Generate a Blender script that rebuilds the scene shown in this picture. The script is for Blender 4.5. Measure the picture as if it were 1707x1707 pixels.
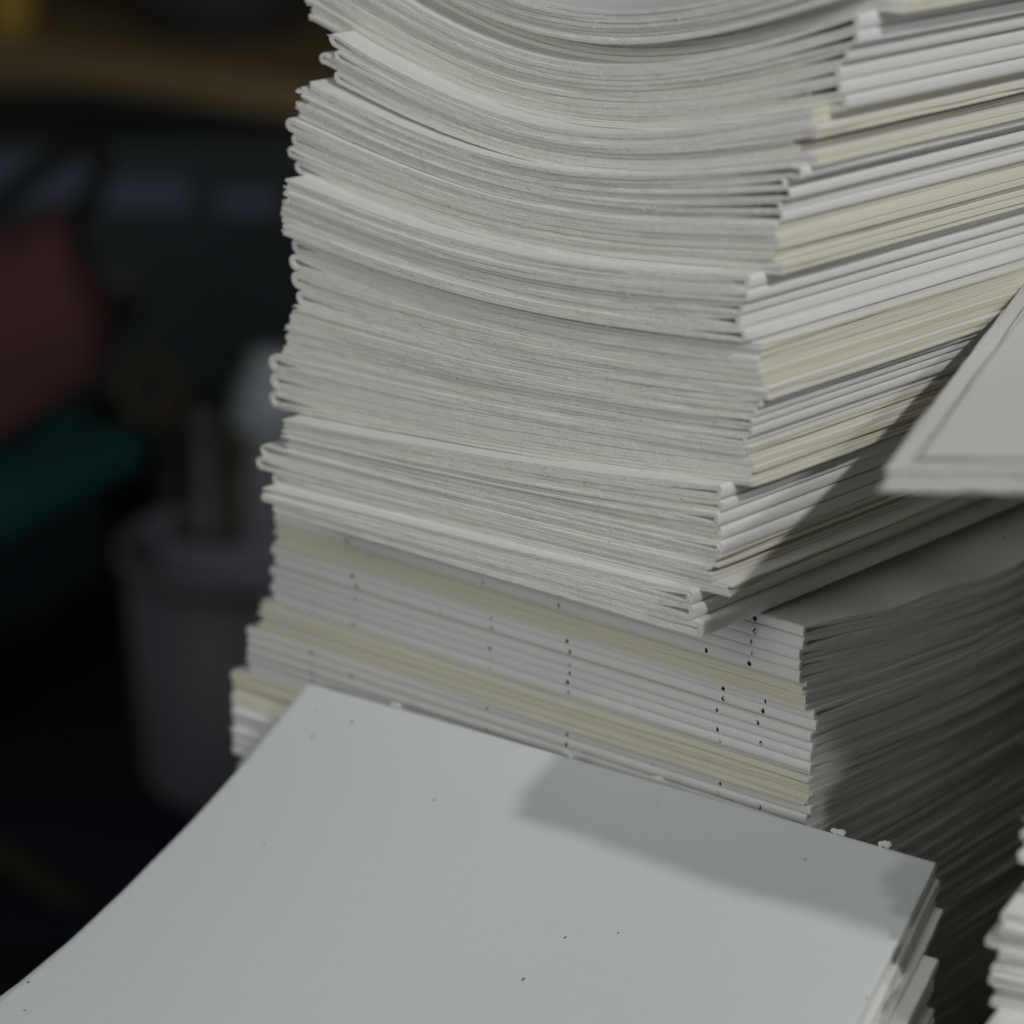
import bpy, bmesh, math, random
import numpy as np
from mathutils import Vector, Matrix

scene = bpy.context.scene
for o in list(bpy.data.objects):
    bpy.data.objects.remove(o)
rng = np.random.default_rng(11)
random.seed(5)

# ------------------------------------------------------------------ camera
CAMZ = 0.41                      # camera height above the table top (m)
F_PX = 4500.0                    # focal length in pixels of the 1707 px photograph
PITCH = math.radians(20)
FW = np.array([0, math.cos(PITCH), -math.sin(PITCH)])
UP = np.array([0, math.sin(PITCH), math.cos(PITCH)])
RT = np.array([1.0, 0, 0])
CAM = np.array([0, 0, CAMZ])
cam_d = bpy.data.cameras.new('camera')
cam = bpy.data.objects.new('camera', cam_d)
scene.collection.objects.link(cam)
cam.location = CAM
cam.rotation_euler = (math.pi / 2 - PITCH, 0, 0)
cam_d.sensor_width = 36
cam_d.lens = F_PX / 1707 * 36
cam_d.clip_start = 0.02
cam_d.clip_end = 50
cam_d.dof.use_dof = True
cam_d.dof.focus_distance = 0.69
cam_d.dof.aperture_fstop = 6.8
scene.camera = cam

# ------------------------------------------------------------------ world and lamps
world = bpy.data.worlds.new('World')
scene.world = world
world.use_nodes = True
bgn = world.node_tree.nodes['Background']
bgn.inputs[0].default_value = (1.0, 0.88, 0.68, 1)
bgn.inputs[1].default_value = 0.011

AIM = np.array([0.01, 0.63, 0.21])
def area(name, az, el, dist, size, power, col, size_y=None):
    a, e = math.radians(az), math.radians(el)
    d = np.array([math.cos(a) * math.cos(e), math.sin(a) * math.cos(e), math.sin(e)])
    L = bpy.data.lights.new(name, 'AREA')
    L.energy = power
    L.color = col
    L.size = size
    if size_y:
        L.shape = 'RECTANGLE'; L.size_y = size_y
    o = bpy.data.objects.new(name, L)
    scene.collection.objects.link(o)
    o.location = AIM + d * dist
    o.rotation_euler = Vector(d).to_track_quat('Z', 'Y').to_euler()
    return o
area('lamp_key', -62, 31, 1.25, 0.05, 2.1, (0.98, 0.99, 1.0))
area('lamp_second', -55, 41, 1.3, 0.03, 5.3, (0.99, 0.99, 1.0))
area('lamp_left', -136, 25, 1.2, 0.9, 4.7, (0.975, 1.0, 0.975))

scene.view_settings.view_transform = 'Standard'
scene.view_settings.look = 'None'
scene.view_settings.exposure = 0
scene.view_settings.gamma = 1
scene.render.engine = 'CYCLES'
scene.cycles.use_denoising = True
scene.cycles.max_bounces = 8
scene.cycles.diffuse_bounces = 5

# ------------------------------------------------------------------ helpers: photo pixel -> place
def ray(x, y):
    return FW + RT * (x - 853.5) / F_PX - UP * (y - 853.5) / F_PX
def at_depth(x, y, d):
    return CAM + ray(x, y) * d
def on_z(x, y, z):
    r = ray(x, y)
    return CAM + r * ((z - CAMZ) / r[2])
def on_Y(x, y, Y):
    r = ray(x, y)
    return CAM + r * (Y / r[1])
def on_plane(x, y, p, n):
    r = ray(x, y)
    return CAM + r * (((p - CAM) @ n) / (r @ n))
def azv(deg):
    a = math.radians(deg)
    return np.array([math.cos(a), math.sin(a), 0.0])
def unit(v):
    return v / np.linalg.norm(v)
ZUP = np.array([0, 0, 1.0])

# ------------------------------------------------------------------ materials
MATS = {}
def new_mat(name):
    m = bpy.data.materials.new(name)
    m.use_nodes = True
    nt = m.node_tree
    b = nt.nodes['Principled BSDF']
    MATS[name] = m
    return m, nt, b
def N(nt, t, **kw):
    n = nt.nodes.new(t)
    for k, v in kw.items():
        setattr(n, k, v)
    return n
def ramp(nt, stops):
    r = N(nt, 'ShaderNodeValToRGB')
    e = r.color_ramp.elements
    e[0].position, e[0].color = stops[0]
    e[1].position, e[1].color = stops[-1]
    for p, c in stops[1:-1]:
        x = e.new(p); x.color = c
    return r
def paper(name, c0, c1, rough=0.92, bump=0.25, scale=900, specks=0.0, sss=0.0, cockle=0.0):
    m, nt, b = new_mat(name)
    L = nt.links.new
    tc = N(nt, 'ShaderNodeTexCoord')
    info = N(nt, 'ShaderNodeObjectInfo')
    add = N(nt, 'ShaderNodeVectorMath', operation='ADD')
    sc = N(nt, 'ShaderNodeVectorMath', operation='SCALE')
    comb = N(nt, 'ShaderNodeCombineXYZ')
    for i in range(3):
        L(info.outputs['Random'], comb.inputs[i])
    L(comb.outputs[0], sc.inputs[0]); sc.inputs['Scale'].default_value = 7.3
    L(tc.outputs['Object'], add.inputs[0]); L(sc.outputs[0], add.inputs[1])
    mott = N(nt, 'ShaderNodeTexNoise'); mott.inputs['Scale'].default_value = 70; mott.inputs['Detail'].default_value = 5
    L(add.outputs[0], mott.inputs['Vector'])
    fine = N(nt, 'ShaderNodeTexNoise'); fine.inputs['Scale'].default_value = scale; fine.inputs['Detail'].default_value = 3
    L(add.outputs[0], fine.inputs['Vector'])
    # mix of per-sheet shade and mottling
    ma = N(nt, 'ShaderNodeMath', operation='MULTIPLY'); ma.inputs[1].default_value = 0.75
    L(info.outputs['Random'], ma.inputs[0])
    mb = N(nt, 'ShaderNodeMath', operation='MULTIPLY_ADD'); mb.inputs[1].default_value = 0.55
    L(mott.outputs['Fac'], mb.inputs[0]); L(ma.outputs[0], mb.inputs[2])
    mc = N(nt, 'ShaderNodeMath', operation='SUBTRACT'); mc.inputs[1].default_value = 0.12
    mc.use_clamp = True
    L(mb.outputs[0], mc.inputs[0])
    mix = N(nt, 'ShaderNodeMix', data_type='RGBA')
    mix.inputs['A'].default_value = (*c0, 1); mix.inputs['B'].default_value = (*c1, 1)
    L(mc.outputs[0], mix.inputs['Factor'])
    col = mix.outputs['Result']
    if specks > 0:
        vo = N(nt, 'ShaderNodeTexVoronoi', voronoi_dimensions='2D'); vo.inputs['Scale'].default_value = 85
        flat = N(nt, 'ShaderNodeVectorMath', operation='MULTIPLY'); flat.inputs[1].default_value = (1, 1, 0.02)
        L(add.outputs[0], flat.inputs[0]); L(flat.outputs[0], vo.inputs['Vector'])
        wn = N(nt, 'ShaderNodeSeparateColor'); L(vo.outputs['Color'], wn.inputs[0])
        sel = N(nt, 'ShaderNodeMath', operation='LESS_THAN'); sel.inputs[1].default_value = 0.22 * specks
        L(wn.outputs[0], sel.inputs[0])
        siz = N(nt, 'ShaderNodeMath', operation='MULTIPLY'); siz.inputs[1].default_value = 0.055
        L(wn.outputs[1], siz.inputs[0])
        jit = N(nt, 'ShaderNodeTexNoise'); jit.inputs['Scale'].default_value = 2500
        L(add.outputs[0], jit.inputs['Vector'])
        dj = N(nt, 'ShaderNodeMath', operation='MULTIPLY_ADD'); dj.inputs[1].default_value = 0.05
        L(jit.outputs['Fac'], dj.inputs[0]); L(vo.outputs['Distance'], dj.inputs[2])
        dd = N(nt, 'ShaderNodeMath', operation='SUBTRACT'); dd.inputs[1].default_value = 0.02
        L(dj.outputs[0], dd.inputs[0])
        dot = N(nt, 'ShaderNodeMath', operation='LESS_THAN'); L(dd.outputs[0], dot.inputs[0]); L(siz.outputs[0], dot.inputs[1])
        both = N(nt, 'ShaderNodeMath', operation='MULTIPLY'); L(sel.outputs[0], both.inputs[0]); L(dot.outputs[0], both.inputs[1])
        st = N(nt, 'ShaderNodeMath', operation='MULTIPLY'); L(both.outputs[0], st.inputs[0]); L(wn.outputs[2], st.inputs[1])
        mx = N(nt, 'ShaderNodeMix', data_type='RGBA')
        L(st.outputs[0], mx.inputs['Factor']); L(col, mx.inputs['A']); mx.inputs['B'].default_value = (0.10, 0.085, 0.075, 1)
        col = mx.outputs['Result']
    L(col, b.inputs['Base Color'])
    b.inputs['Roughness'].default_value = rough
    b.inputs['Specular IOR Level'].default_value = 0.25
    bp = N(nt, 'ShaderNodeBump'); bp.inputs['Strength'].default_value = bump; bp.inputs['Distance'].default_value = 0.0004
    h = fine.outputs['Fac']
    if cockle:
        ck = N(nt, 'ShaderNodeTexNoise'); ck.inputs['Scale'].default_value = 190; ck.inputs['Detail'].default_value = 5
        L(add.outputs[0], ck.inputs['Vector'])
        mm = N(nt, 'ShaderNodeMath', operation='MULTIPLY_ADD'); mm.inputs[1].default_value = cockle
        L(ck.outputs['Fac'], mm.inputs[0]); L(h, mm.inputs[2]); h = mm.outputs[0]
    if sss:
        b.inputs['Subsurface Weight'].default_value = sss
        b.inputs['Subsurface Radius'].default_value = (1.0, 0.8, 0.55)
        b.inputs['Subsurface Scale'].default_value = 0.0012
    L(h, bp.inputs['Height']); L(bp.outputs[0], b.inputs['Normal'])
    return m
paper('paper_face', (0.81, 0.81, 0.80), (0.775, 0.77, 0.745), bump=0.12, scale=1400, specks=0.6)
paper('paper_edge', (0.815, 0.805, 0.775), (0.77, 0.75, 0.685), bump=0.75, scale=1700, sss=0.0)
paper('paper_fore', (0.79, 0.765, 0.67), (0.73, 0.69, 0.55), bump=0.3, scale=1800)
paper('paper_cover', (0.67, 0.72, 0.73), (0.65, 0.69, 0.695), bump=0.22, scale=1100, specks=0.8, cockle=1.6)

def plain(name, c, rough=0.6, var=0.25, scale=25, metallic=0, trans=0):
    m, nt, b = new_mat(name)
    tc = N(nt, 'ShaderNodeTexCoord')
    no = N(nt, 'ShaderNodeTexNoise'); no.inputs['Scale'].default_value = scale; no.inputs['Detail'].default_value = 4
    nt.links.new(tc.outputs['Object'], no.inputs['Vector'])
    mix = N(nt, 'ShaderNodeMix', data_type='RGBA')
    mix.inputs['A'].default_value = (*[x * (1 - var) for x in c], 1)
    mix.inputs['B'].default_value = (*[min(1, x * (1 + var)) for x in c], 1)
    nt.links.new(no.outputs['Fac'], mix.inputs['Factor'])
    nt.links.new(mix.outputs['Result'], b.inputs['Base Color'])
    b.inputs['Roughness'].default_value = rough
    b.inputs['Metallic'].default_value = metallic
    b.inputs['Transmission Weight'].default_value = trans
    return m
def wood(name, c0, c1):
    m, nt, b = new_mat(name)
    tc = N(nt, 'ShaderNodeTexCoord')
    mp = N(nt, 'ShaderNodeMapping'); mp.inputs['Scale'].default_value = (3, 40, 40)
    no = N(nt, 'ShaderNodeTexNoise'); no.inputs['Scale'].default_value = 3; no.inputs['Detail'].default_value = 6
    nt.links.new(tc.outputs['Object'], mp.inputs[0]); nt.links.new(mp.outputs[0], no.inputs['Vector'])
    r = ramp(nt, [(0.3, (*c0, 1)), (0.7, (*c1, 1))])
    nt.links.new(no.outputs['Fac'], r.inputs[0]); nt.links.new(r.outputs[0], b.inputs['Base Color'])
    b.inputs['Roughness'].default_value = 0.65
    return m
wood('wood_bench', (0.23, 0.17, 0.085), (0.36, 0.265, 0.135))
wood('wood_table', (0.035, 0.025, 0.018), (0.06, 0.045, 0.03))
plain('floor_dark', (0.012, 0.013, 0.015), 0.9)
plain('grey_enamel', (0.07, 0.075, 0.08), 0.35)
plain('yellow_paint', (0.50, 0.36, 0.06), 0.5)
plain('amber_glass', (0.30, 0.20, 0.05), 0.3)
plain('pale_plastic', (0.2400, 0.2400, 0.1920), 0.5)
plain('navy_plastic', (0.0182, 0.0312, 0.0364), 0.6)
plain('blue_label', (0.0751, 0.1127, 0.1577), 0.6)
plain('black_webbing', (0.004, 0.004, 0.004), 0.9)
plain('red_cloth', (0.0990, 0.0342, 0.0360), 0.9, scale=14)
plain('grey_plastic', (0.0720, 0.0720, 0.0816), 0.5)
plain('tape_yellow', (0.0800, 0.0600, 0.0200), 0.5)
plain('tape_core', (0.0700, 0.0665, 0.0595), 0.8)
plain('teal_plastic', (0.0176, 0.1210, 0.1210), 0.5)
plain('lavender_plastic', (0.155, 0.15, 0.185), 0.6)
plain('white_plastic', (0.3672, 0.4182, 0.4488), 0.4)
plain('brown_cloth', (0.0220, 0.0180, 0.0128), 0.95)
plain('navy_cloth', (0.010, 0.013, 0.035), 0.95)
plain('olive_wood', (0.06, 0.05, 0.025), 0.8)
plain('dark_fleck', (0.05, 0.045, 0.04), 0.9)

# ------------------------------------------------------------------ object helpers
col = scene.collection
def tag(o, label=None, cat=None, group=None, kind=None):
    if label: o['label'] = label
    if cat: o['category'] = cat
    if group: o['group'] = group
    if kind: o['kind'] = kind
    return o
def empty(name, loc):
    o = bpy.data.objects.new(name, None)
    o.empty_display_size = 0.02
    o.location = loc
    col.objects.link(o)
    return o
def link_mesh(name, me, parent=None, loc=None):
    o = bpy.data.objects.new(name, me)
    col.objects.link(o)
    if loc is not None:
        o.location = loc
    if parent is not None:
        o.parent = parent
    return o
def mesh_from(name, V, Fq, mats, midx=None, smooth=True):
    nsm = None
    if isinstance(mats[-1], int):
        mats, nsm = mats
    me = bpy.data.meshes.new(name)
    V = np.asarray(V, dtype=np.float32)
    Fq = np.asarray(Fq, dtype=np.int32)
    me.vertices.add(len(V)); me.vertices.foreach_set('co', V.ravel())
    me.loops.add(Fq.size); me.loops.foreach_set('vertex_index', Fq.ravel())
    me.polygons.add(len(Fq))
    me.polygons.foreach_set('loop_start', np.arange(0, Fq.size, 4, dtype=np.int32))
    me.polygons.foreach_set('loop_total', np.full(len(Fq), 4, dtype=np.int32))
    for m in mats:
        me.materials.append(MATS[m])
    if midx is not None:
        me.polygons.foreach_set('material_index', np.asarray(midx, dtype=np.int32))
    sm = np.full(len(Fq), smooth, dtype=bool)
    if nsm is not None:
        sm[nsm:] = False
    me.polygons.foreach_set('use_smooth', sm)
    me.update(calc_edges=True)
    me.validate()
    return me

def noise1(x, wl, seed_vals=None):
    """smooth 1-D value noise in about -1..1 with wavelength wl"""
    n = int(abs(x.max() - x.min()) / wl) + 4
    vals = rng.uniform(-1, 1, n + 2)
    t = (x - x.min()) / wl
    i = np.floor(t).astype(int); fr = t - i
    fr = fr * fr * (3 - 2 * fr)
    return vals[i] * (1 - fr) + vals[i + 1] * fr

# ------------------------------------------------------------------ a folded sheet
def folded_sheet(place, La, Lv, lo, hi, near, p0, p1, gap0, tail, wall, tips, voff, aoff,
                 na, vrows, holes=(), jit=1.0, fibres=70, mats=('paper_face', 'paper_edge', 'paper_fore'), r_arc=None):
    """One sheet folded in half.  place(a, v, h) -> world points.  The fold lies at the near (a=0) or far (a=La) end.
    lo(q), hi(q): bottom and top of the section's slot at normalised distance q from the near end."""
    M = 11
    s = np.linspace(0, 1, na) ** 1.2
    s = np.concatenate([s, [1 - 0.0016]]); s = np.unique(np.sort(s))
    ns = len(s)
    def q_of(a):
        x = a if near else La - a
        return np.clip(x / La, -0.05, 1.05)
    T0 = float(hi(q_of(np.array([0.0])))[0] - lo(q_of(np.array([0.0])))[0])
    R = T0 / 2
    soft = r_arc is not None
    r = R * (r_arc if soft else 0.7)
    ri = gap0 * 0.6 + 1e-5
    def contour(p):
        a0 = p * wall
        ra = r * (1 - p) + ri * p
        rh = R * (1 - p) + (gap0 / 2) * p
        ac = a0 + ra
        pa, ph = [], []
        for leaf, tip in ((-1, tips[0]), (1, tips[1])):
            a = ac + (tip - ac) * s
            qa = q_of(a)
            l, h = lo(qa), hi(qa)
            mid = (l + h) / 2
            g = gap0 * np.clip(1 - (a - ac) / tail, 0, 1) ** 1.6
            outer = l if leaf < 0 else h
            inner = mid + leaf * (g / 2 + 0.00004)
            hh = outer * (1 - p) + inner * p
            pa.append(a); ph.append(hh)
        q0 = q_of(np.array([0.0]))
        mid0 = float((lo(q0) + hi(q0))[0] / 2)
        th = np.linspace(-math.pi / 2, math.pi / 2, M + 2)[1:-1]
        arc_a = ac - ra * np.abs(np.cos(th)) ** (1.0 if soft else 0.76)
        arc_h = mid0 + rh * np.sign(np.sin(th)) * np.abs(np.sin(th)) ** (1.0 if soft else 0.8)
        return (np.concatenate([pa[0][::-1], arc_a, pa[1]]), np.concatenate([ph[0][::-1], arc_h, ph[1]]))
    Ao, Ho = contour(p0)
    Ai, Hi = contour(p1)
    n = len(Ao)
    path = np.concatenate([[0], np.cumsum(np.hypot(np.diff(Ao), np.diff(Ho)))])
    # deckle at the head and tail edges
    j0 = (noise1(path, 0.035) * 0.0005 + noise1(path, 0.006) * 0.00013 + noise1(path, 0.002) * 0.00005) * jit + voff
    j1 = (noise1(path, 0.035) * 0.0006 + noise1(path, 0.006) * 0.0002) * jit + voff * 0.5
    wob = noise1(path, 0.02) * 0.00005 + noise1(path, 0.05) * 0.00006
    vr = np.array(sorted(set(list(vrows) + [x for hv, hs_ in holes for x in (hv - 0.0007 * hs_, hv - 0.0004 * hs_, hv + 0.00034 * hs_, hv + 0.00066 * hs_)])))
    vr = vr[(vr >= 0) & (vr <= Lv)]
    m = len(vr)
    tj = [noise1(vr, 0.03) * 0.0004 + noise1(vr, 0.009) * 0.00022, noise1(vr, 0.03) * 0.0004 + noise1(vr, 0.009) * 0.00022]
    squeeze_v = np.ones(m); squeeze_v[0] = 0.87; squeeze_v[-1] = 0.6
    squeeze_p = np.ones(n); squeeze_p[0] = 0.75; squeeze_p[-1] = 0.75
    half = n // 2
    ruf = 1 + 0.09 * noise1(path, 0.0022) + 0.1 * noise1(path, 0.012)
    V = []
    for (A, H, other_A, other_H) in ((Ao, Ho, Ai, Hi), (Ai, Hi, Ao, Ho)):
        sq = squeeze_p[:, None] * squeeze_v[None, :]
        sq[:, 0] *= ruf
        mA, mH = (A + other_A) / 2, (H + other_H) / 2
        sqa = np.repeat(np.minimum(squeeze_v, 1)[None, :], n, 0)
        a = mA[:, None] + (A - mA)[:, None] * sqa
        h = mH[:, None] + (H - mH)[:, None] * sq
        tipfall = np.zeros((n, m))
        tipfall[:half] = np.exp(-(tips[0] - A[:half, None]) / 0.006) * tj[0][None, :]
        tipfall[half:] = np.exp(-(tips[1] - A[half:, None]) / 0.006) * tj[1][None, :]
        a = a + tipfall + aoff
        v = vr[None, :] + j0[:, None] * np.exp(-vr[None, :] / 0.012) + j1[:, None] * np.exp(-(Lv - vr[None, :]) / 0.012)
        h = h + wob[:, None]
        aa = a if near else La - a
        V.append(place(aa, v, h).reshape(-1, 3))
    V = np.concatenate(V)
    idx = np.arange(n * m).reshape(n, m)
    def quads(I):
        return np.stack([I[:-1, :-1], I[1:, :-1], I[1:, 1:], I[:-1, 1:]], -1)
    Qo = quads(idx); Qi = quads(idx + n * m)[..., ::-1]
    keep = np.ones((n - 1, m - 1), bool)
    c = ns + M // 2
    for hv, hs_ in holes:
        k = np.argmin(np.abs(vr - (hv - 0.0007 * hs_)))
        keep[c - 1:c, k] = False; keep[c - 2:c + 1, k + 1] = False; keep[c - 1:c, k + 2] = False
    mi = np.zeros((n - 1, m - 1), int); mi[:, 0] = 1; mi[:, -1] = 1; mi[0, :] = 2; mi[-1, :] = 2
    faces = [Qo[keep], Qi[keep]]; mids = [mi[keep], mi[keep]]
    for k, rev in ((0, False), (m - 1, True)):
        Fc = np.stack([idx[:-1, k], idx[:-1, k] + n * m, idx[1:, k] + n * m, idx[1:, k]], -1)
        faces.append(Fc[:, ::-1] if rev else Fc); mids.append(np.ones(n - 1, int))
    for j, rev in ((0, True), (n - 1, False)):
        Fc = np.stack([idx[j, :-1], idx[j, :-1] + n * m, idx[j, 1:] + n * m, idx[j, 1:]], -1)
        faces.append(Fc[:, ::-1] if rev else Fc); mids.append(np.full(m - 1, 2))
    nsm = sum(len(x) for x in faces[:2])
    # loose fibres and crumbs along the head edge
    if fibres:
        rows = V.reshape(2, n, m, 3)
        j = rng.integers(0, n, fibres)
        t = rng.random(fibres)[:, None]
        c0 = rows[0, j, 0] * t + rows[1, j, 0] * (1 - t)
        out = rows[0, j, 0] - rows[0, j, 1]; out /= np.linalg.norm(out, axis=1)[:, None]
        alo = rows[0, np.minimum(j + 1, n - 1), 0] - rows[0, np.maximum(j - 1, 0), 0]; alo /= np.linalg.norm(alo, axis=1)[:, None]
        th = rng.normal(0, 0.5, fibres)[:, None]
        d1 = alo * np.cos(th) + ZUP[None, :] * np.sin(th) + out * rng.normal(0, 0.08, fibres)[:, None]
        ln = rng.gamma(1.6, 0.00025, fibres)[:, None]; wd = rng.uniform(0.00005, 0.00022, fibres)[:, None]
        crumb = rng.random(fibres) < 0.2
        ln[crumb] = rng.uniform(0.00012, 0.0003, crumb.sum())[:, None]; wd[crumb] = rng.uniform(0.00012, 0.0003, crumb.sum())[:, None]
        d2 = np.cross(d1, out); d2 /= np.linalg.norm(d2, axis=1)[:, None]
        c0 = c0 + out * np.where(crumb, rng.uniform(0.00012, 0.00028, fibres), rng.uniform(0.00001, 0.00008, fibres))[:, None] + ZUP[None, :] * np.where(crumb, 0.0001, 0)[:, None]
        FV = np.stack([c0 - d1 * ln - d2 * wd * .4, c0 + d1 * ln - d2 * wd, c0 + d1 * ln * .8 + d2 * wd, c0 - d1 * ln * .9 + d2 * wd + out * 0.00006], 1).reshape(-1, 3)
        faces.append(np.arange(len(V), len(V) + 4 * fibres).reshape(-1, 4)); mids.append(np.ones(fibres, int))
        V = np.concatenate([V, FV])
    Fq = np.concatenate(faces); mids = np.concatenate(mids)
    mats = (mats, nsm)
    return V, Fq, mids, mats

def vrows_for(Lv, k=12, extra=()):
    base = [0, 0.0003, 0.0012, 0.004, 0.01]
    body = list(np.linspace(0.02, Lv - 0.008, k))
    return np.array(base + body + [Lv - 0.002, Lv - 0.0003, Lv] + list(extra))

def book_block(label, base, place, La, Lv, boundaries, near, nsec, group, na=110, kv=12, weights=None, aoffs=None, vshift=0.0,
               holes=(), gap=0.0007, nested=0.22, cover=False, vjit=0.0005, jit=1.0, coarse=False, tipspread=0.0007, tail=(0.010, 0.022), rims=False, soft=None):
    """A sewn-ready block of folded sheets.  boundaries = (bottom_near, bottom_far, top_near, top_far) as heights above base z."""
    b0, b1, t0, t1 = boundaries
    root = empty('book_block', base)
    tag(root, label, 'book block', group)
    w = np.ones(nsec) if weights is None else np.asarray(weights, float)
    w = w * rng.uniform(0.88, 1.12, nsec)
    cum = np.concatenate([[0], np.cumsum(w) / w.sum()])
    for i in range(nsec):
        f0, f1 = cum[i], cum[i + 1]
        e = 0.00001
        def lo(q, f=f0): return (b0 + (b1 - b0) * q) * (1 - f) + (t0 + (t1 - t0) * q) * f + e
        def hi(q, f=f1): return (b0 + (b1 - b0) * q) * (1 - f) + (t0 + (t1 - t0) * q) * f - e
        T = (hi(0.0 if near else 1.0) - lo(0.0 if near else 1.0))
        ao = (aoffs[i] if aoffs is not None else 0) + rng.normal(0, 0.0004)
        vo = vshift + rng.normal(0, vjit)
        g = max(0.0002, min(gap * rng.uniform(0.3, 1.7), T * 0.38))
        wall = T * 0.42
        tl = rng.uniform(*tail)
        tips = (La - abs(rng.normal(0, tipspread)), La - abs(rng.normal(0, tipspread)))
        hs = [(hv + rng.normal(0, 0.0006), rng.uniform(0.45, 1.05)) for hv in holes if rng.random() < 0.75]
        two = rng.random() < nested
        mats = ('paper_cover' if (cover and i == nsec - 1) else 'paper_face', 'paper_edge', 'paper_fore')
        vr = vrows_for(Lv, kv)
        V, Fq, mi, mm = folded_sheet(place, La, Lv, lo, hi, near, 0.0, 0.52 if two else 1.0, g, tl, wall, tips, vo, ao, na, vr, hs, jit, 90, mats, soft)
        o = link_mesh('folded_sheet', mesh_from('folded_sheet', V - base, Fq, mm, mi), root)
        if rims:
            for hv, hsz in hs:
                if rng.random() < 0.7:
                    mid = (lo(0.0) + hi(0.0)) / 2
                    p = place(np.array([ao - 0.00005]), np.array([hv + rng.choice([-1, 1]) * 0.0006 * hsz]), np.array([mid + rng.normal(0, 0.0002)]))[0]
                    rim = link_mesh('torn_rim', RIMS[int(rng.integers(0, len(RIMS)))], root)
                    rim.location = Vector(p - base)
                    rim.rotation_euler = (rng.uniform(0, 6.28), rng.uniform(-.5, .5), math.radians(-38))
        if two:
            tips2 = tuple(t - abs(rng.normal(0, tipspread)) for t in tips)
            V, Fq, mi, mm = folded_sheet(place, La, Lv, lo, hi, near, 0.56, 1.0, g, tl, wall, tips2, vo + rng.normal(0, vjit), ao, na, vr, hs, jit, 90, mats, soft)
            link_mesh('inner_sheet', mesh_from('inner_sheet', V - base, Fq, mm, mi), o)
    return root

def rim_mesh():
    bm = bmesh.new()
    for j in range(3):
        res = bmesh.ops.create_icosphere(bm, subdivisions=1, radius=1.0)
        c = Vector((random.uniform(-.5, .5), random.uniform(-.2, .2), random.uniform(-.4, .4))) * 0.0006
        for v in res['verts']:
            v.co = Vector((v.co.x * 0.00042 * random.uniform(.6, 1.3), v.co.y * 0.00022, v.co.z * 0.0003 * random.uniform(.6, 1.4))) + c
    me = bpy.data.meshes.new('torn_rim'); bm.to_mesh(me); bm.free()
    me.materials.append(MATS['paper_edge'])
    return me
RIMS = [rim_mesh() for _ in range(5)]
# ================================================================== the setting
def box_mesh(name, x0, x1, y0, y1, z0, z1, mat, bevel=0.004):
    bm = bmesh.new()
    bmesh.ops.create_cube(bm, size=1)
    for v in bm.verts:
        v.co = Vector(((x0 + x1) / 2 + v.co.x * (x1 - x0), (y0 + y1) / 2 + v.co.y * (y1 - y0), (z0 + z1) / 2 + v.co.z * (z1 - z0)))
    if bevel:
        bmesh.ops.bevel(bm, geom=bm.edges[:], offset=bevel, segments=2, affect='EDGES', profile=0.5)
    me = bpy.data.meshes.new(name)
    bm.to_mesh(me); bm.free()
    me.materials.append(MATS[mat])
    return me
FLOOR_Z = CAMZ - 0.76
fl = link_mesh('floor', box_mesh('floor', -4, 4, -1, 6, -0.05, 0.0, 'floor_dark', 0), loc=(0, 0, FLOOR_Z))
tag(fl, 'dark floor behind the paper stacks', None, None, 'structure')
tb = empty('low_table', (0.12, 0.62, FLOOR_Z))
tag(tb, 'dark brown wooden table the paper stacks stand on', 'table')
TX0, TX1, TY0, TY1 = -0.10, 0.48, 0.33, 0.86
def tbl(name, x0, x1, y0, y1, z0, z1):
    link_mesh(name, box_mesh(name, x0 - 0.12, x1 - 0.12, y0 - 0.62, y1 - 0.62, z0 - FLOOR_Z, z1 - FLOOR_Z, 'wood_table', 0.003), tb)
npl = 5
for i in range(npl):
    y0 = TY0 + (TY1 - TY0) * i / npl; y1 = TY0 + (TY1 - TY0) * (i + 1) / npl
    tbl('plank', TX0, TX1, y0 + 0.001, y1 - 0.001, -0.022, 0.0)
for x in (TX0 + 0.03, TX1 - 0.07):
    for y in (TY0 + 0.03, TY1 - 0.07):
        tbl('leg', x, x + 0.04, y, y + 0.04, FLOOR_Z, -0.0225)

# ================================================================== upper pile (spines alternately right and left)
P0 = at_depth(1140, 1065, 0.666)
ZL = P0[2]                                   # top of the lower pile
# right-hand corner: boundary y, block corner x ; left end: boundary y, block x ; number of sections
UP_R = [1065, 992, 928, 812, 746, 664, 572, 460, 372, 276, 182, 22, -18, -74]
UP_L = [855, 815, 755, 690, 602, 508, 386, 287, 194, 127, 40, -106, -142, -192]
UP_XR = [1152, 1205, 1198, 1258, 1258, 1272, 1246, 1305, 1312, 1345, 1422, 1452, 1458]
UP_XL = [432, 438, 466, 446, 478, 486, 472, 486, 498, 540, 518, 530, 540]
UP_SAG = [0, 1, 4, 11, 15, 22, 32, 45, 58, 76, 97, 140, 142, 136]
UP_N = [3, 3, 5, 3, 5, 4, 5, 4, 5, 4, 6, 2, 2]
UP_STAG = {0: [-.002, 0, .001], 10: [.0015, .0035, .0035, .001, -.001, -.0015], 8: [.001, .001, -.001, .001, -.004],
           6: [0, .001, .0015, 0, -.0005], 4: [.003, .001, 0, -.001, -.002]}
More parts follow.
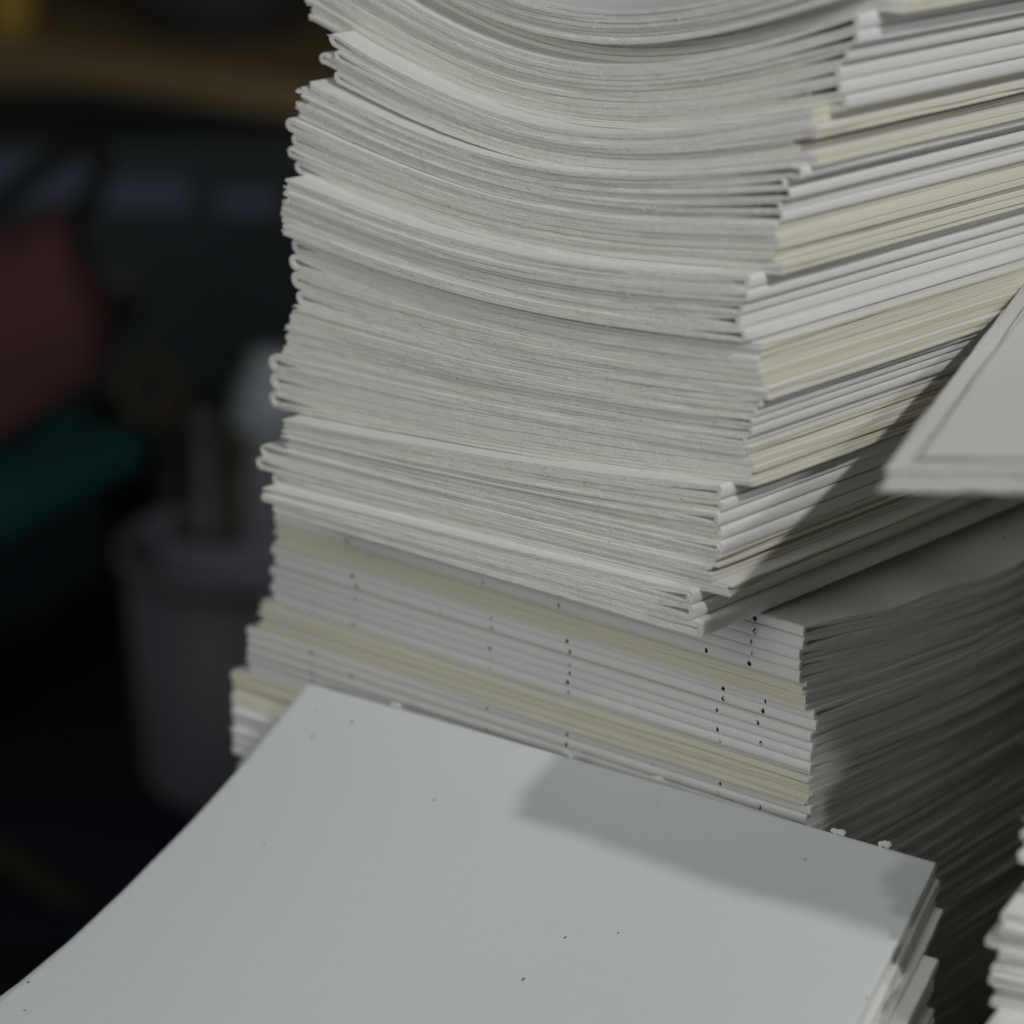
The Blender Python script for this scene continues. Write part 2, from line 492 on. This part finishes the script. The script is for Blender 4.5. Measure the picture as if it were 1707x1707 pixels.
UPPER_LABEL = [
    'bottom block of the tall upper pile, white folds facing right just above the sewn pile',
    'thin cream-edged block second from the bottom of the tall upper pile',
    'third block up the tall pile, five white folds at its right corner partly in shadow',
    'cream-edged block fourth from the bottom of the tall pile, corner leaf sticking out',
    'fifth block up the tall pile, white folds right level with the overhanging sheets',
    'cream-edged block in the tall pile running into the overhanging sheets at right',
    'middle white-fold block of the tall pile, seventh from its bottom',
    'cream-edged block eighth from the bottom of the tall pile',
    'ninth block up the tall pile, white folds right with small dark fold openings',
    'cream-edged block tenth from the bottom of the tall pile, loops at upper left',
    'thick white-fold block near the top of the tall pile with large dark almond openings',
    'thin sagging block second from the top of the tall pile, above a dark gap',
    'topmost deeply sagging block of the tall pile cut by the top of the picture',
]
sag_m = 1.57e-4
zR = [on_Y(1140 + (1430 - 1140) * (1065 - y) / 1045, y, P0[1])[2] for y in UP_R]
zLft = []
plan = []
for k in range(len(UP_R)):
    fr = (UP_R[0] - UP_R[k]) / 1045
    az = -38.8 - 3.5 * fr
    xr = UP_XR[min(k, 12)]; xl = UP_XL[min(k, 12)]
    pr = on_Y(1140 + 290 * fr, UP_R[k], P0[1])
    nrm = np.array([-math.sin(math.radians(az)), math.cos(math.radians(az)), 0])
    pl = on_plane(xl, UP_L[k], pr, nrm)
    zLft.append(pl[2])
for k in range(13):
    ym = (UP_R[k] + UP_R[k + 1]) / 2; yl = (UP_L[k] + UP_L[k + 1]) / 2
    fr = (UP_R[0] - ym) / 1045
    az = -38.8 - 3.5 * fr
    pr = on_Y(UP_XR[k], ym, P0[1])
    nrm = np.array([-math.sin(math.radians(az)), math.cos(math.radians(az)), 0])
    pl = on_plane(UP_XL[k], yl, pr, nrm)
    ea = pl - pr; ea[2] = 0
    La = float(np.linalg.norm(ea)); ea = ea / La
    ev = azv(45.5 - 2 * fr)
    base = np.array([pr[0], pr[1], zR[k]])
    s0, s1 = UP_SAG[k] * sag_m, UP_SAG[k + 1] * sag_m
    bnd = (0.0, zLft[k] - zR[k], zR[k + 1] - zR[k], zLft[k + 1] - zR[k])
    ph = rng.uniform(-0.05, 0.05)
    def place(a, v, h, base=base, ea=ea, ev=ev, La=La, s0=s0, s1=s1, bnd=bnd, k=k):
        q = np.clip(a / La, 0, 1)
        bot = bnd[0] + (bnd[1] - bnd[0]) * q; top = bnd[2] + (bnd[3] - bnd[2]) * q
        f = (h - bot) / (top - bot)
        z = base[2] + h - (s0 + (s1 - s0) * f) * np.sin(np.pi * q)
        P = base[None, :] + a.reshape(-1, 1) * ea[None, :] + v.reshape(-1, 1) * ev[None, :]
        P[:, 2] = z.reshape(-1)
        return P
    near = (k % 2 == 0)
    if k == 12: near = True
    book_block(UPPER_LABEL[k], base, place, La, 0.205, bnd, near, UP_N[k], 'blocks of the tall upper pile',
               aoffs=UP_STAG.get(k, None if near else list(rng.normal(0, 0.0022, UP_N[k]))), vshift=((0.0012 if k == 0 else 0.0) if k < 11 else (0.004 if k == 11 else -0.003)) + rng.normal(0, 0.0004),
               gap={10: 0.0015, 8: 0.0012}.get(k, 0.0009 if near else 0.0015), vjit=0.00028, jit=0.8, nested=0.5, soft=None if near else 1.1, tail=(0.014, 0.034) if k in (8, 10) else (0.008, 0.02))

# ================================================================== lower pile (spines alternately front and back)
Q = on_z(1322, 1042, ZL)
LO_R = [1042, 1140, 1184, 1290, 1345, 1432, 1500, 1590, 1650, 1740, 1800, 1890]
LO_XR = [1336, 1340, 1352, 1348, 1346, 1350, 1352, 1350, 1352, 1350, 1350]
LO_XL = [455, 455, 452, 432, 410, 388, 386, 398, 398, 396, 396]
LO_N = [5, 3, 6, 4, 5, 4, 5, 3, 5, 3, 4]
LOWER_LABEL = [
    'top block of the lower pile, white spine with sewing holes under the tall pile corner',
    'cream fore-edge block second from the top of the lower pile',
    'six-fold white spine block of the lower pile with pairs of sewing holes',
    'cream fore-edge block directly behind the back edge of the white foreground sheet',
    'white spine block mostly hidden behind the foreground sheet, showing at left',
    'cream-edged block low in the lower pile, seen left of the foreground sheet',
    'lowest clearly visible white spine at the left foot of the lower pile',
    'shaded block deep in the lower pile beside the foreground sheet, eighth down',
    'shaded block deep in the lower pile, ninth from its top',
    'shaded block deep in the lower pile, tenth from its top',
    'bottom block of the lower pile resting on the dark table',
]
zlo = [on_Y(1340, y, Q[1])[2] for y in LO_R]
zlo[0] = ZL - 0.0004
zlo[-1] = 0.001
# sewing stations measured on the second white spine
pA = on_Y(1350, 1240, Q[1])
azF = -38.0
nrmF = np.array([-math.sin(math.radians(azF)), math.cos(math.radians(azF)), 0])
stations = [float(np.linalg.norm((on_plane(x, y, pA, nrmF) - pA)[:2])) for x, y in ((1268, 1215), (1198, 1190), (942, 1110), (812, 1062), (582, 985), (515, 965))]
for k in range(11):
    ym = (LO_R[k] + LO_R[k + 1]) / 2
    pr = on_Y(LO_XR[k], ym, Q[1])
    az = -39.5 + 0.45 * k
    nrm = np.array([-math.sin(math.radians(az)), math.cos(math.radians(az)), 0])
    pl = on_plane(LO_XL[k], ym - 275, pr, nrm)
    ev = pl - pr; ev[2] = 0
    Lv = float(np.linalg.norm(ev)); ev = ev / Lv
    ea = azv(43 + min(k, 5) * 1.0)
    La = 0.152
    base = np.array([pr[0], pr[1], zlo[k + 1]])
    T = zlo[k] - zlo[k + 1]
    bnd = (0.0, 0.0, T, T)
    sg0 = max(0.0, 0.006 - 0.001 * k); 
    def place(a, v, h, base=base, ea=ea, ev=ev, La=La, T=T, sg0=sg0, k=k):
        q = np.clip(a / La, 0, 1)
        edge = np.exp(-np.clip(v, 0, 1) / 0.05)
        z = base[2] + h - sg0 * np.sin(np.pi * q) * edge
        if k < 2:
            z = z + 0.0006 * np.sin(q * 21 + v * 60 + k) * np.exp(-np.clip(v, 0, 1) / 0.025) * np.clip(q * 4, 0, 1) * np.clip(h / T, 0, 1)
        P = base[None, :] + a.reshape(-1, 1) * ea[None, :] + v.reshape(-1, 1) * ev[None, :]
        P[:, 2] = z.reshape(-1)
        return P
    near = (k % 2 == 0)
    book_block(LOWER_LABEL[k], base, place, La, Lv, bnd, near, LO_N[k], 'sewn blocks of the lower pile', na=70 if k < 6 else 40, kv=18 if k < 6 else 8,
               holes=stations if near else (), gap=0.0009, tipspread=0.0008, vjit=0.0004, jit=1.3, rims=near and k < 6)

# ================================================================== foreground pile
pl_ = on_plane(447, 965, pA, nrmF)
off = pA - nrmF * 0.007
FA = on_plane(515, 1135, off, nrmF)          # back left corner of the top sheet
FB = on_plane(1565, 1435, off, nrmF)         # back right corner
evF = FA - FB; LvF = float(np.linalg.norm(evF)); evF = evF / LvF
fwd = np.cross(evF, ZUP); fwd = unit(fwd)
if fwd[1] > 0: fwd = -fwd
LaF = 0.165
def tilt_drop(a, d0, d1):
    """height lost at distance a along the sheet when its slope eases from d0 to d1 (degrees)"""
    d0, d1 = math.radians(d0), math.radians(d1)
    t = np.clip(a, -0.01, LaF)
    return t * math.tan(d0) + (math.tan(d1) - math.tan(d0)) * t * t / (2 * LaF)
FORE_T = [0.0075, 0.009, 0.0085, 0.0095, 0.009, 0.0095]
FORE_LABEL = [
    'large blank white sheet on top of the foreground pile, nearest the viewer',
    'cream-edged block just under the blank white top sheet',
    'block sticking out to the right below the blank foreground sheet',
    'fourth block down the foreground pile, in the shade at lower right',
    'fifth block down the foreground pile, in the shade at lower right',
    'lowest block of the foreground pile, in the dark at lower right',
]
FORE_SH = [(0, 0), (0.004, -0.0015), (0.016, -0.009), (0.021, -0.013), (0.018, -0.010), (0.015, -0.012)]
ztop = FB[2]
for k in range(6):
    T = FORE_T[k]
    zt = ztop; zb = ztop - T
    da, dv = FORE_SH[k]
    d0, d1 = 30 - 2.5 * k, 5 - 0.5 * k
    base = FB + fwd * da + evF * dv
    base = np.array([base[0], base[1], zb])
    slopev = (FA[2] - FB[2]) / LvF
    def place(a, v, h, base=base, d0=d0, d1=d1, k=k):
        vv = np.clip(v, 0, LvF)
        fan = fwd[None, :] + 0
        skew = 0.13 * (1 - vv / LvF)          # the right-hand edge runs slightly outward
        P = base[None, :] + a.reshape(-1, 1) * fan + v.reshape(-1, 1) * evF[None, :]
        P = P - (a * skew).reshape(-1, 1) * evF[None, :]
        curl = 0.0035 * np.clip(1 - a / 0.006, 0, 1) ** 2 if k == 0 else 0
        rough = 0.0012 * np.sin(vv * 41 + 1.0) * np.sin(np.pi * np.clip(a / LaF, 0, 1)) if k == 0 else 0
        P[:, 2] = (base[2] + h - tilt_drop(a, d0, d1) + v * evF[2] + rough).reshape(-1)
        return P
    root = book_block(FORE_LABEL[k], base, place, LaF, LvF + (0.004 * (k % 3 == 1)), (0, 0, T, T), k % 2 == 0, 2 if k == 0 else 3, 'blocks of the foreground pile',
                      na=110, kv=26, cover=(k == 0), gap=0.0006, tipspread=0.001, vjit=0.0008, nested=0.3)
    if k == 0:
        fore_root, fore_base, fore_place = root, base, place
    ztop = zb - 0.0002

# torn paper burrs at the sewing stations of the foreground fold
for x, y, sz in ((662, 1170, 1.0), (947, 1252, 1.0), (1094, 1294, 1.0), (1396, 1382, 1.25), (1478, 1402, 1.1)):
    p = on_plane(x, y, off, nrmF)
    vv = float((p - FB) @ evF)
    p = fore_place(np.array([0.0002]), np.array([vv]), np.array([FORE_T[0] + 0.0004]))[0]
    bm = bmesh.new()
    for j in range(5):
        res = bmesh.ops.create_icosphere(bm, subdivisions=1, radius=1.0)
        c = Vector((random.uniform(-1, 1) * 0.0014, random.uniform(-.4, .4) * 0.0008, random.uniform(-0.3, 0.5) * 0.001)) * sz
        for v in res['verts']:
            v.co = Vector((v.co.x * 0.0009 * random.uniform(.6, 1.4), v.co.y * 0.0006, v.co.z * 0.0006 * random.uniform(.6, 1.5))) * sz + c
    me = bpy.data.meshes.new('paper_burr'); bm.to_mesh(me); bm.free()
    me.materials.append(MATS['paper_edge'])
    o = link_mesh('paper_burr', me, fore_root)
    o.location = Vector(p - fore_base)
    o.rotation_euler = (0, 0, math.radians(azF))

# ================================================================== right-hand pile and its overhanging top block
Zc = on_Y(1262, 640, P0[1])[2]
FF = on_z(1460, 821, Zc)                      # front left corner of the overhanging block
bb = on_z(1690, 512, Zc)
e_left = unit(bb - FF)
L_left = 0.172
e_front = unit(np.array([math.cos(math.radians(-42)), math.sin(math.radians(-42)), 0.225]))
RIGHT_LABEL = ['overhanging white block of layered sheets jutting in from the right edge',
               'block of the right-hand pile directly under the overhanging sheets',
               'second block under the overhanging sheets, at the right edge',
               'uppermost visible block of the blurred pile in the lower right corner',
               'middle visible block of the blurred pile in the lower right corner',
               'lowest visible block of the blurred pile in the lower right corner',
               'block below the lower right corner of the picture, third from the table',
               'block below the lower right corner of the picture, second from the table',
               'bottom block of the right-hand pile lying on the dark table']
def flap_place(off_a, off_v):
    base = FF + e_front * off_a + e_left * off_v
    def place(a, v, h, base=base):
        P = base[None, :] + a.reshape(-1, 1) * e_front[None, :] + v.reshape(-1, 1) * e_left[None, :]
        P[:, 2] += h.reshape(-1)
        return P
    return base, place
fb, fp = flap_place(0, 0)
flap = empty('book_block', fb); tag(flap, RIGHT_LABEL[0], 'book block', 'blocks of the right-hand pile')
Laf = 0.15
def lin(x): return lambda q, x=x: np.zeros_like(np.asarray(q, float)) + x
vr = vrows_for(L_left, 22)
lay = [(0.0, 0.0012, 0.0, 0.0, 'folded_sheet'), (0.0019, 0.0029, 0.0012, 0.0040, 'folded_sheet'), (0.0034, 0.0044, 0.0004, 0.0054, 'folded_sheet'), (0.0053, 0.0063, 0.0082, 0.0068, 'folded_sheet')]
for z0, z1, oa, ov, nm in lay:
    base, pf = flap_place(oa, ov)
    V, Fq, mi, mm = folded_sheet(pf, Laf, L_left, lin(z0), lin(z1), False, 0.0, 1.0, 0.0004, 0.01, 0.0006, (Laf, Laf - 0.001), 0, 0, 120, vr, (), 2.5)
    link_mesh(nm, mesh_from(nm, V - fb, Fq, mm, mi), flap)
# pile under it
zt = Zc - 0.0012
PILE_X = [1830, 1815, 1746, 1716, 1664, 1626, 1620, 1610]
for k in range(1, 9):
    T = 0.0235 if k < 8 else zt - 0.0008
    depth = 0.60
    zc = zt - T / 2
    # pixel row where this height is seen at that depth
    yk = 853.5 + F_PX * (-(zc - CAMZ) / depth - math.sin(PITCH)) / math.cos(PITCH)
    pc = at_depth(PILE_X[k - 1], yk, depth)
    base = np.array([pc[0], pc[1], zt - T])
    ea = azv(-30 + 2 * (k % 3)); ev = azv(60 + 2 * (k % 2))
    def place(a, v, h, base=base, ea=ea, ev=ev):
        P = base[None, :] + a.reshape(-1, 1) * ea[None, :] + v.reshape(-1, 1) * ev[None, :]
        P[:, 2] = (base[2] + h).reshape(-1)
        return P
    book_block(RIGHT_LABEL[k], base, place, 0.15, 0.13, (0, 0, T, T), k % 2 == 1, 11, 'blocks of the right-hand pile', na=50, kv=8, gap=0.0006, vjit=0.001,
               aoffs=list(rng.normal(0, 0.0012, 11)))
    zt -= T + 0.0002

# ================================================================== out-of-focus things behind
def part(name, me, parent, loc=(0, 0, 0), rot=(0, 0, 0)):
    o = link_mesh(name, me, parent); o.location = loc; o.rotation_euler = rot; return o
def lathe(name, prof, mat, seg=40):
    V, Fc = [], []
    n = len(prof)
    for i in range(seg):
        a = 2 * math.pi * i / seg
        for r, z in prof:
            V.append((r * math.cos(a), r * math.sin(a), z))
    for i in range(seg):
        j = (i + 1) % seg
        for k in range(n - 1):
            Fc.append((i * n + k, j * n + k, j * n + k + 1, i * n + k + 1))
    return mesh_from(name, V, Fc, [mat])
def tube(name, pts, rad, mat, seg=10):
    pts = [np.array(p, float) for p in pts]
    V, Fc = [], []
    for i, p in enumerate(pts):
        t = unit(pts[min(i + 1, len(pts) - 1)] - pts[max(i - 1, 0)])
        s = np.cross(t, [0.1, 1, 0.2]); s = unit(s); u = np.cross(s, t)
        for k in range(seg):
            a = 2 * math.pi * k / seg
            V.append(p + s * rad * math.cos(a) + u * rad * math.sin(a))
    for i in range(len(pts) - 1):
        for k in range(seg):
            l = (k + 1) % seg
            Fc.append((i * seg + k, (i + 1) * seg + k, (i + 1) * seg + l, i * seg + l))
    return mesh_from(name, V, Fc, [mat])

# work bench: plank edge running down to the right at the top left
BZ = CAMZ - 0.47
pL = on_z(-120, 133, BZ); pR = on_z(620, 250, BZ)
bd = unit(pR - pL); bl = float(np.linalg.norm(pR - pL)); baz = math.atan2(bd[1], bd[0])
bench = empty('work_bench', (pL[0], pL[1], FLOOR_Z)); bench.rotation_euler = (0, 0, baz)
tag(bench, 'blurred brown wooden bench crossing the upper left background', 'bench')
bh = BZ - FLOOR_Z
part('bench_top', box_mesh('bench_top', -0.3, bl + 0.4, 0, 0.42, bh, bh + 0.046, 'wood_bench', 0.006), bench)
for x in (-0.25, bl + 0.3):
    for y in (0.03, 0.35):
        part('leg', box_mesh('leg', x, x + 0.05, y, y + 0.05, 0, bh - 0.0005, 'wood_bench', 0.003), bench)
BT = BZ + 0.046
def on_bench(px, py):
    return on_z(px, py, BT)
c = on_bench(310, 95); c = c + np.array([0.02, 0.13, 0])
bowl = empty('basin', (c[0], c[1], BT)); tag(bowl, 'blurred dark grey basin on the background bench', 'basin')
part('shell', lathe('shell', [(0.0, 0.001), (0.05, 0.001), (0.075, 0.012), (0.095, 0.05), (0.102, 0.09), (0.107, 0.092), (0.105, 0.095), (0.098, 0.091), (0.09, 0.05), (0.07, 0.016), (0, 0.008)], 'grey_enamel'), bowl)
part('rim', lathe('rim', [(0.103, 0.088), (0.110, 0.089), (0.112, 0.094), (0.108, 0.099), (0.103, 0.097), (0.103, 0.088)], 'pale_plastic'), bowl)
def jar(name, label, cat, px, py, dy, r, h, mat, capmat):
    c = on_bench(px, py) + np.array([0, dy, 0])
    e = empty(name, (c[0], c[1], BT)); tag(e, label, cat)
    part('body', lathe('body', [(0, 0.0005), (r * .9, 0.0005), (r, r * .15), (r, h * .75), (r * .7, h * .88), (r * .55, h * .9), (r * .55, h)], mat, 28), e)
    part('cap', lathe('cap', [(r * .6, h * .9), (r * .6, h * 1.12), (r * .5, h * 1.15), (0, h * 1.15)], capmat, 28), e)
jar('yellow_jar', 'blurred yellow jar at the top left corner', 'jar', 10, 62, 0.03, 0.024, 0.10, 'yellow_paint', 'yellow_paint')
jar('pale_bottle', 'blurred pale bottle behind the basin, left of the amber one', 'bottle', 160, 20, 0.32 - 0.1, 0.022, 0.09, 'pale_plastic', 'yellow_paint')
jar('amber_bottle', 'blurred amber bottle behind the grey basin', 'bottle', 275, 20, 0.22, 0.02, 0.10, 'amber_glass', 'amber_glass')
jar('clear_bottle', 'blurred pale amber bottle on the bench beside the tall pile', 'bottle', 470, 60, 0.12, 0.024, 0.085, 'pale_plastic', 'amber_glass')

# storage crate under the bench with three pale blue labels
d = 2.15
cc = at_depth(250, 400, d)
crate = empty('storage_crate', (cc[0], cc[1] + 0.12, FLOOR_Z)); tag(crate, 'dark blurred storage crate under the bench with pale blue patches', 'crate')
hC = at_depth(250, 225, d)[2] - FLOOR_Z
part('body', box_mesh('body', -0.32, 0.32, -0.12, 0.12, 0, hC, 'navy_plastic', 0.01), crate)
for px0, px1, py0, py1 in ((-40, 155, 250, 335), (182, 322, 285, 350), (362, 470, 305, 355)):
    a = at_depth(px0, py1, d); b_ = at_depth(px1, py0, d)
    part('label_plate', box_mesh('label_plate', a[0] - cc[0], b_[0] - cc[0], -0.126, -0.121, a[2] - FLOOR_Z, b_[2] - FLOOR_Z, 'blue_label', 0.002), crate)

# teal crate with a red bag leaning on it
d = 1.75
t0 = at_depth(-60, 880, d); t1 = at_depth(215, 722, d + 0.16)
dirt = t1 - t0; azt = math.atan2(dirt[1], dirt[0])
tr = empty('teal_crate', (t0[0], t0[1], FLOOR_Z)); tr.rotation_euler = (0, 0, azt)
tag(tr, 'blurred dark teal plastic crate in the left background', 'crate')
lt = float(np.hypot(dirt[0], dirt[1])); ht = t0[2] - FLOOR_Z
part('body', box_mesh('body', -0.02, lt, 0, 0.16, 0, ht - 0.02, 'navy_plastic', 0.006), tr)
part('rim', box_mesh('rim', -0.03, lt + 0.008, -0.008, 0.168, ht - 0.0195, ht + 0.012, 'teal_plastic', 0.005), tr)

d = 1.72
bag = empty('red_bag', at_depth(80, 720, d)); tag(bag, 'blurred dull red bag with a black strap at left', 'bag')
bc = at_depth(80, 720, d)
outline = [(-60, 420), (30, 378), (118, 345), (150, 440), (192, 590), (110, 660), (0, 735), (-80, 790)]
bm = bmesh.new()
rings = []
for dz, s in ((-0.045, 0.72), (-0.03, 0.93), (0.0, 1.0), (0.03, 0.93), (0.045, 0.72)):
    ring = []
    cx = np.mean([p[0] for p in outline]); cy = np.mean([p[1] for p in outline])
    for x, y in outline:
        p = at_depth(cx + (x - cx) * s, cy + (y - cy) * s, d) - bc
        ring.append(bm.verts.new((p[0], p[1] + dz, p[2])))
    rings.append(ring)
for r0, r1 in zip(rings, rings[1:]):
    for i in range(len(r0)):
        j = (i + 1) % len(r0)
        bm.faces.new((r0[i], r0[j], r1[j], r1[i]))
bm.faces.new(rings[0][::-1]); bm.faces.new(rings[-1])
bmesh.ops.recalc_face_normals(bm, faces=bm.faces)
bmesh.ops.subdivide_edges(bm, edges=bm.edges[:], cuts=1, use_grid_fill=True, smooth=0.4)
me = bpy.data.meshes.new('bag_body'); bm.to_mesh(me); bm.free(); me.materials.append(MATS['red_cloth'])
for p in me.polygons: p.use_smooth = True
part('bag_body', me, bag)
hp = [(-30, 355), (20, 318), (70, 280), (115, 252), (150, 245), (172, 258), (170, 290), (150, 325), (128, 360), (125, 395), (140, 430)]
part('strap', tube('strap', [at_depth(x, y, d - 0.02) - bc for x, y in hp], 0.0068, 'black_webbing'), bag)

d = 1.95
def standing(name, label, cat, px, pyb, d, prof, mat, rest=None):
    p = at_depth(px, pyb, d)
    e = empty(name, p); tag(e, label, cat)
    return e, p
g, p = standing('grey_cup', 'small blurred grey cup beside the red bag', 'cup', 205, 545, 1.8, None, None)
part('body', lathe('body', [(0, 0.0005), (0.011, 0.0005), (0.013, 0.03), (0.015, 0.031), (0.013, 0.033), (0.011, 0.03), (0.009, 0.004), (0, 0.003)], 'grey_plastic', 24), g)
box = empty('dark_box', (0, 0, 0))
pb = at_depth(250, 712, 1.98)
box.location = (pb[0], pb[1] + 0.02, FLOOR_Z); tag(box, 'black box in the dim left background holding the tape roll', 'box')
hb = pb[2] - FLOOR_Z
part('body', box_mesh('body', -0.055, 0.055, -0.05, 0.06, 0, hb - 0.012, 'black_webbing', 0.004), box)
part('lid', box_mesh('lid', -0.058, 0.058, -0.053, 0.063, hb - 0.0118, hb - 0.0005, 'black_webbing', 0.003), box)
tp = empty('tape_roll', pb); tag(tp, 'blurred yellow tape roll left of the tall pile', 'tape roll')
part('tape', lathe('tape', [(0.014, -0.011), (0.027, -0.011), (0.027, 0.011), (0.014, 0.011), (0.014, -0.011)], 'tape_yellow'), tp, (0, 0, 0.028), (math.radians(72), 0, math.radians(20)))
part('core', lathe('core', [(0.003, -0.012), (0.0138, -0.012), (0.0138, 0.012), (0.003, 0.012), (0.003, -0.012)], 'tape_core'), tp, (0, 0, 0.028), (math.radians(72), 0, math.radians(20)))

pt = at_depth(405, 1215, 1.72)
tub = empty('plastic_tub', (pt[0], pt[1], FLOOR_Z)); tag(tub, 'blurred lavender grey plastic tub left of the lower pile', 'tub')
ht = at_depth(405, 862, 1.72)[2] - FLOOR_Z
part('shell', lathe('shell', [(0, 0.002), (0.058, 0.002), (0.064, 0.02), (0.070, ht - .012), (0.067, ht - .012), (0.061, 0.02), (0, 0.006)], 'lavender_plastic'), tub)
part('rim', lathe('rim', [(0.067, ht - .0118), (0.074, ht - .0118), (0.075, ht), (0.071, ht + .004), (0.067, ht), (0.067, ht - .0118)], 'lavender_plastic'), tub)
pw = at_depth(462, 860, 1.9)
jug = empty('white_jug', (pw[0], pw[1], FLOOR_Z)); tag(jug, 'blurred white plastic jug just left of the tall pile', 'jug')
hj = at_depth(462, 560, 1.9)[2] - FLOOR_Z
part('body', lathe('body', [(0, 0.002), (0.03, 0.002), (0.034, 0.02), (0.034, hj * .68), (0.031, hj * .82), (0.022, hj * .93), (0.014, hj * .96)], 'white_plastic'), jug)
part('cap', lathe('cap', [(0.016, hj * .96), (0.016, hj), (0.012, hj * 1.01), (0, hj * 1.01)], 'white_plastic'), jug)
for n_, (x0, y0, x1, y1, mt, lb) in enumerate([
        (300, 900, 285, 760, 'brown_cloth', 'blurred brown stick leaning left in the lavender tub'),
        (345, 900, 340, 730, 'grey_plastic', 'blurred grey stick standing in the middle of the lavender tub'),
        (380, 900, 392, 770, 'olive_wood', 'blurred olive stick in the lavender tub nearest the tall pile')]):
    pa, pb2 = at_depth(x0, y0, 1.73), at_depth(x1, y1, 1.74)
    st = empty('stick', pa); tag(st, lb, 'stick', 'sticks standing in the tub')
    part('shaft', tube('shaft', [np.zeros(3), (pb2 - pa) * .5, pb2 - pa], 0.008, mt), st)
    part('tip', lathe('tip', [(0, 0.0), (0.010, 0.002), (0.011, 0.012), (0.007, 0.02), (0, 0.021)], mt, 16), st, pb2 - pa)
pc_ = on_z(200, 1480, FLOOR_Z)
cl = empty('blue_cloth', pc_); tag(cl, 'dark blue crumpled cloth on the floor at lower left', 'cloth')
gx, gy = np.meshgrid(np.linspace(-.16, .16, 40), np.linspace(-.1, .1, 26), indexing='ij')
gz = 0.012 + 0.012 * np.sin(gx * 40 + np.sin(gy * 50)) * np.cos(gy * 35) * (1 - (gx / .16) ** 2) * (1 - (gy / .1) ** 2)
Vc = np.stack([gx, gy, gz], -1).reshape(-1, 3); Ic = np.arange(40 * 26).reshape(40, 26)
part('drape', mesh_from('drape', Vc, np.stack([Ic[:-1, :-1], Ic[1:, :-1], Ic[1:, 1:], Ic[:-1, 1:]], -1).reshape(-1, 4), ['navy_cloth']), cl)
p0 = on_z(-80, 1400, FLOOR_Z); p1 = on_z(130, 1560, FLOOR_Z)
bt = empty('wooden_batten', p0); tag(bt, 'thin olive wooden strip on the floor at lower left', 'batten')
dv = p1 - p0
bt.rotation_euler = (0, 0, math.atan2(dv[1], dv[0]))
ln = float(np.linalg.norm(dv))
part('strip', box_mesh('strip', -0.05, ln, 0, 0.02, 0.0005, 0.012, 'olive_wood', 0.002), bt)
